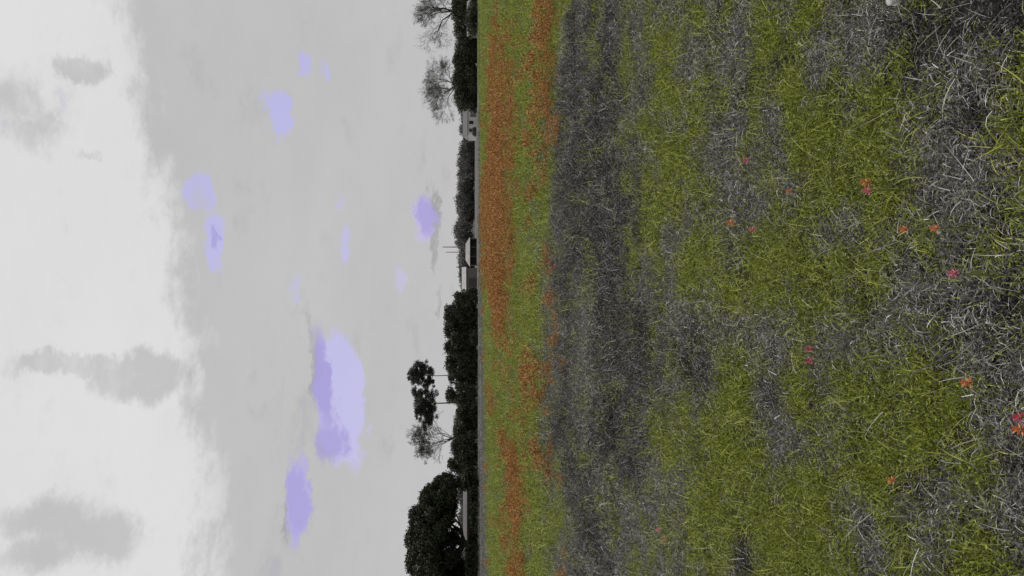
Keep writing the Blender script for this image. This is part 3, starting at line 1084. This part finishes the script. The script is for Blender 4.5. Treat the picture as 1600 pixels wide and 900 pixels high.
# ------------------------------------------------------------------ buildings
def gable(mb, wx, dy, z0, z1, hip=0.0, over=0.3, thick=0.12):
    """roof sheet with ridge along x; hip pulls the ridge ends in"""
    a, b_ = wx / 2 + over, dy / 2 + over
    for zo_ in (0, thick):
        A, B, C_, D_ = (-a, -b_, z0 + zo_), (a, -b_, z0 + zo_), (a, b_, z0 + zo_), (-a, b_, z0 + zo_)
        E, G = (-a + hip, 0, z1 + zo_), (a - hip, 0, z1 + zo_)
        mb.poly(A, B, G, E)
        mb.poly(C_, D_, E, G)
        if hip > 0:
            mb.poly(B, C_, G)
            mb.poly(D_, A, E)
    for s in (-1, 1):
        mb.poly((-a, s * b_, z0), (a, s * b_, z0), (a, s * b_, z0 + thick), (-a, s * b_, z0 + thick))
        mb.poly((s * a, -b_, z0), (s * a, b_, z0), (s * a, b_, z0 + thick), (s * a, -b_, z0 + thick))


# white house
D = 285.0
x0, _ = far(737, 190, D)
h = thing('white_house', 'small white house with dark windows beside the dark trees', 'house', (x0, D, 0), None, R(6))
W_, DP, EH = 11.5, 8.0, 2.9
mb = MB()
mb.box((0, 0, EH / 2 - .05), (W_, DP, EH + .1))
for s in (-1, 1):
    mb.poly((s * W_ / 2, -DP / 2, EH), (s * W_ / 2, DP / 2, EH), (s * W_ / 2, 0, 4.45))
mb.build('wall', M['wall'], h)
mb = MB()
gable(mb, W_, DP, EH + .02, 4.6)
rf = mb.build('roof', M['roofgrey'], h)
mb = MB()
mb.box((2.4, .8, 4.7), (.7, .7, 1.4))
mb.build('chimney', M['roofgrey'], rf)
for wx in (-4.4, -1.6, 3.0):
    mb = MB()
    mb.box((wx, -DP / 2 - .02, 1.7), (1.25, .10, 1.5))
    wn = mb.build('window', M['glass'], h)
    mb = MB()
    for dx in (-.66, .66):
        mb.box((wx + dx, -DP / 2 - .05, 1.7), (.1, .14, 1.66))
    for dz in (-.80, .80):
        mb.box((wx, -DP / 2 - .05, 1.7 + dz), (1.22, .14, .1))
    mb.build('frame', M['trim'], wn)
mb = MB()
mb.box((.9, -DP / 2 - .02, 1.05), (1.0, .10, 2.1))
mb.build('door', M['shedwood'], h)

# shed with a pale hipped roof, and the taller barn next to it
D = 250.0
x0, _ = far(737, 394, D)
h = thing('open_shed', 'low shed with a pale hipped tin roof and a dark open front', 'shed', (x0, D, 0))
mb = MB()
mb.box((0, 2.9, .95), (8.2, .15, 2.1))
for s in (-1, 1):
    mb.box((s * 4.1, 1.4, .95), (.15, 2.85, 2.1))
mb.build('wall', M['shedwood'], h)
for q in (-4.1, -1.4, 1.4, 4.1):
    mb = MB()
    mb.box((q, -2.9, .95), (.18, .18, 2.1))
    mb.build('post', M['shedwood'], h)
mb = MB()
gable(mb, 8.4, 6.0, 2.02, 3.35, 1.9, .25, .1)
mb.build('roof', M['tin'], h)

D = 240.0
x0, _ = far(737, 452, D)
h = thing('barn', 'larger pale tin roofed barn partly hidden by the evergreen row', 'barn', (x0, D, 0))
mb = MB()
mb.box((0, 0, 1.5), (12.6, 7.0, 3.1))
for s in (-1, 1):
    mb.poly((s * 6.3, -3.5, 3.05), (s * 6.3, 3.5, 3.05), (s * 6.3, 0, 4.25))
mb.build('wall', M['shedwood'], h)
mb = MB()
gable(mb, 12.6, 7.0, 3.08, 4.4, 0, .3, .1)
mb.build('roof', M['tin'], h)
for q in (-3.2, 2.0):
    mb = MB()
    mb.box((q, -3.52, 1.2), (2.6, .12, 2.4))
    mb.build('door', M['bark'], h)

# long pale shed glimpsed under the dome shaped tree
D = 186.0
x0, _ = far(737, 800, D)
h = thing('long_shed', 'long low grey roofed shed glimpsed under the dome shaped tree', 'shed', (x0, D, 0))
mb = MB()
mb.box((0, 0, 1.25), (11.2, 4.5, 2.5))
mb.build('wall', M['shedwood'], h)
mb = MB()
gable(mb, 11.2, 4.5, 2.52, 3.45, 0, .25, .1)
mb.build('roof', M['roofgrey'], h)

# pale roofed shed between the dark trees by the top edge
D = 218.0
x0, _ = far(737, 30, D)
h = thing('small_barn', 'small pale roofed barn half lost among dark trees by the top edge', 'barn', (x0, D, 0))
mb = MB()
mb.box((0, 0, .8), (9.0, 4.0, 1.7))
mb.build('wall', M['shedwood'], h)
mb = MB()
gable(mb, 9.0, 4.0, 1.67, 2.75, 0, .25, .1)
mb.build('roof', M['tin'], h)
bushy('shrub', 'dark shrub in front of the small pale roofed barn', 730, 28, 44, 210, M['cedarleaf'], None, .04, 161, 'shrub', 60)
bushy('shrub', 'small grey shrub before the white house by the dark trees', 738, 172, 12, 270, M['farleaf'], None, .04, 162, 'shrub', 60)
bushy('shrub', 'small grey shrub before the far end of the white house', 738, 206, 12, 272, M['farleaf'], None, .04, 163, 'shrub', 60)

# two slim poles over the far wood
for py, tp, rad, lab in ((386, 692, .30, 'taller of two slim grey poles rising above the far wood'),
                         (394, 697, .24, 'shorter of two slim grey poles rising above the far wood')):
    x0, top = far(tp, py, 396)
    t_ = thing('utility_pole', lab, 'pole', (x0, 396, 0), 'slim poles above the far wood')
    mb = MB()
    mb.tube([(0, 0, -.5), (0, 0, top * .5), (0, 0, top)], [rad * 1.1, rad * .9, rad * .6], 8)
    mb.build('shaft', M['polewood'], t_)
    mb = MB()
    mb.tube([(0, 0, top + .002), (0, 0, top + .25)], [rad * .75, rad * .3], 8)
    mb.build('cap', M['tin'], t_)


# ------------------------------------------------------------------ single flowers close by, and the stone
def flower(label, px, py, hue, hgt=0.13, size=1.0, seed=0):
    x, y = gp(px, py, hgt)
    z = float(hf(np.array([x]), np.array([y]))[0])
    x, y = gp(px, py, hgt + z)
    t_ = thing('wildflower', label, 'flower', (x, y, z), 'single wildflowers near the camera')
    r = np.random.default_rng(seed + 50)
    bx, by = r.normal(0, .015, 2)
    mb = MB()
    mb.tube([(bx, by, -.01), (bx * .6, by * .6, hgt * .5), (0, 0, hgt)], [.0022, .0019, .0015], 6)
    mb.build('stem', M['stem'], t_)
    P, V, Fc = [], [], []
    # bracts in rising whorls, each a tapered blade bending outward
    n = 22
    b_ = 0
    for i in range(n):
        u = i / n
        a = i * 2.4 + r.normal(0, .2)
        l_ = (.019 - .006 * u) * size * r.uniform(.8, 1.15)
        w_ = .0075 * size
        z0 = hgt - .016 * size + .030 * size * u
        th = 1.15 - .85 * u + r.normal(0, .12)
        pos = np.array([.0015 * math.cos(a), .0015 * math.sin(a), z0])
        side = np.array([-math.sin(a), math.cos(a), 0])
        for k, ww in enumerate((.35, 1.0, .25)):
            if k:
                t2 = th + .25 * k
                pos = pos + np.array([math.sin(t2) * math.cos(a), math.sin(t2) * math.sin(a), math.cos(t2)]) * l_ / 2
            V += [pos - side * w_ * ww * .5, pos + side * w_ * ww * .5]
        for k in range(2):
            Fc.append((b_ + 2 * k, b_ + 2 * k + 1, b_ + 2 * k + 3, b_ + 2 * k + 2))
        b_ += 6
    obj('flower_head', mesh_np('flower_head', np.array(V), np.array(Fc), M['petal_' + hue]), t_)
    for i in range(5):
        v, f = blades(1, .001, (.03, .05), (.004, .006), (.5, .9), (.2, .8), seed * 7 + i, hgt * (.15 + .13 * i), 3)
        obj('leaf', mesh_np('leaf', v, f, M['stem']), t_)


for i, (px, py, hue, s, lab) in enumerate((
    (1166, 250, 'pink', 1.2, 'pink wildflower alone in the grey stalks nearest the top edge'),
    (1233, 299, 'orange', 1.0, 'orange wildflower where grey stalks meet green grass, nearest the top edge after the pink one'),
    (1353, 285, 'orange', 1.25, 'large orange wildflower touching a pink one in the green grass'),
    (1355, 298, 'pink', 1.0, 'pink wildflower touching a large orange one in the green grass'),
    (1142, 348, 'orange', 1.5, 'wide orange wildflower at the edge of the far green patch'),
    (1176, 358, 'pink', 1.1, 'pink wildflower in grey stalks close to the wide orange one'),
    (1412, 358, 'orange', 1.0, 'orange wildflower on the far side of a pair beside grey stalks'),
    (1461, 357, 'orange', 1.0, 'orange wildflower on the near side of a pair beside grey stalks'),
    (1490, 427, 'pink', .95, 'small pink wildflower alone among near grey stalks'),
    (1265, 545, 'crimson', 1.1, 'upper of two crimson wildflowers side by side in a grey patch'),
    (1265, 564, 'crimson', 1.1, 'lower of two crimson wildflowers side by side in a grey patch'),
    (1511, 598, 'orange', 1.15, 'bright orange wildflower alone in the near green grass'),
    (1592, 652, 'crimson', 1.0, 'crimson wildflower above the orange one at the right edge'),
    (1592, 671, 'orange', 1.2, 'big orange wildflower cut by the right edge of the photo'),
    (1393, 750, 'orange', .95, 'small orange wildflower alone in green grass towards the bottom edge'),
    (1029, 828, 'pink', 1.3, 'pink wildflower beside an orange one far off in the dark weeds'),
    (1038, 843, 'orange', 1.3, 'orange wildflower beside a pink one far off in the dark weeds'),
    (866, 416, 'crimson', 3.0, 'crimson wildflower at the edge of the far orange drift'))):
    flower(lab, px, py, hue, .165, s * .74, i)

x, y = gp(1416, -4, .04)
r = np.random.default_rng(4)
import bmesh
bm = bmesh.new()
bmesh.ops.create_icosphere(bm, subdivisions=3, radius=1)
for v in bm.verts:
    c_ = v.co.copy()
    k = 1 + .16 * math.sin(3.1 * c_.x + 1) * math.cos(2.7 * c_.y) + .10 * math.sin(5.3 * c_.z + 2 * c_.x)
    v.co = Vector((c_.x * .034, c_.y * .022, max(c_.z, -.6) * .03)) * k
me = bpy.data.meshes.new('pale_rock')
bm.to_mesh(me)
bm.free()
me.materials.append(M['rock'])
zz = float(hf(np.array([x]), np.array([y]))[0])
tag(obj('pale_rock', me, None, (x, y, zz + .055)), 'pale stone in the grass cut by the top edge of the photo', 'rock')
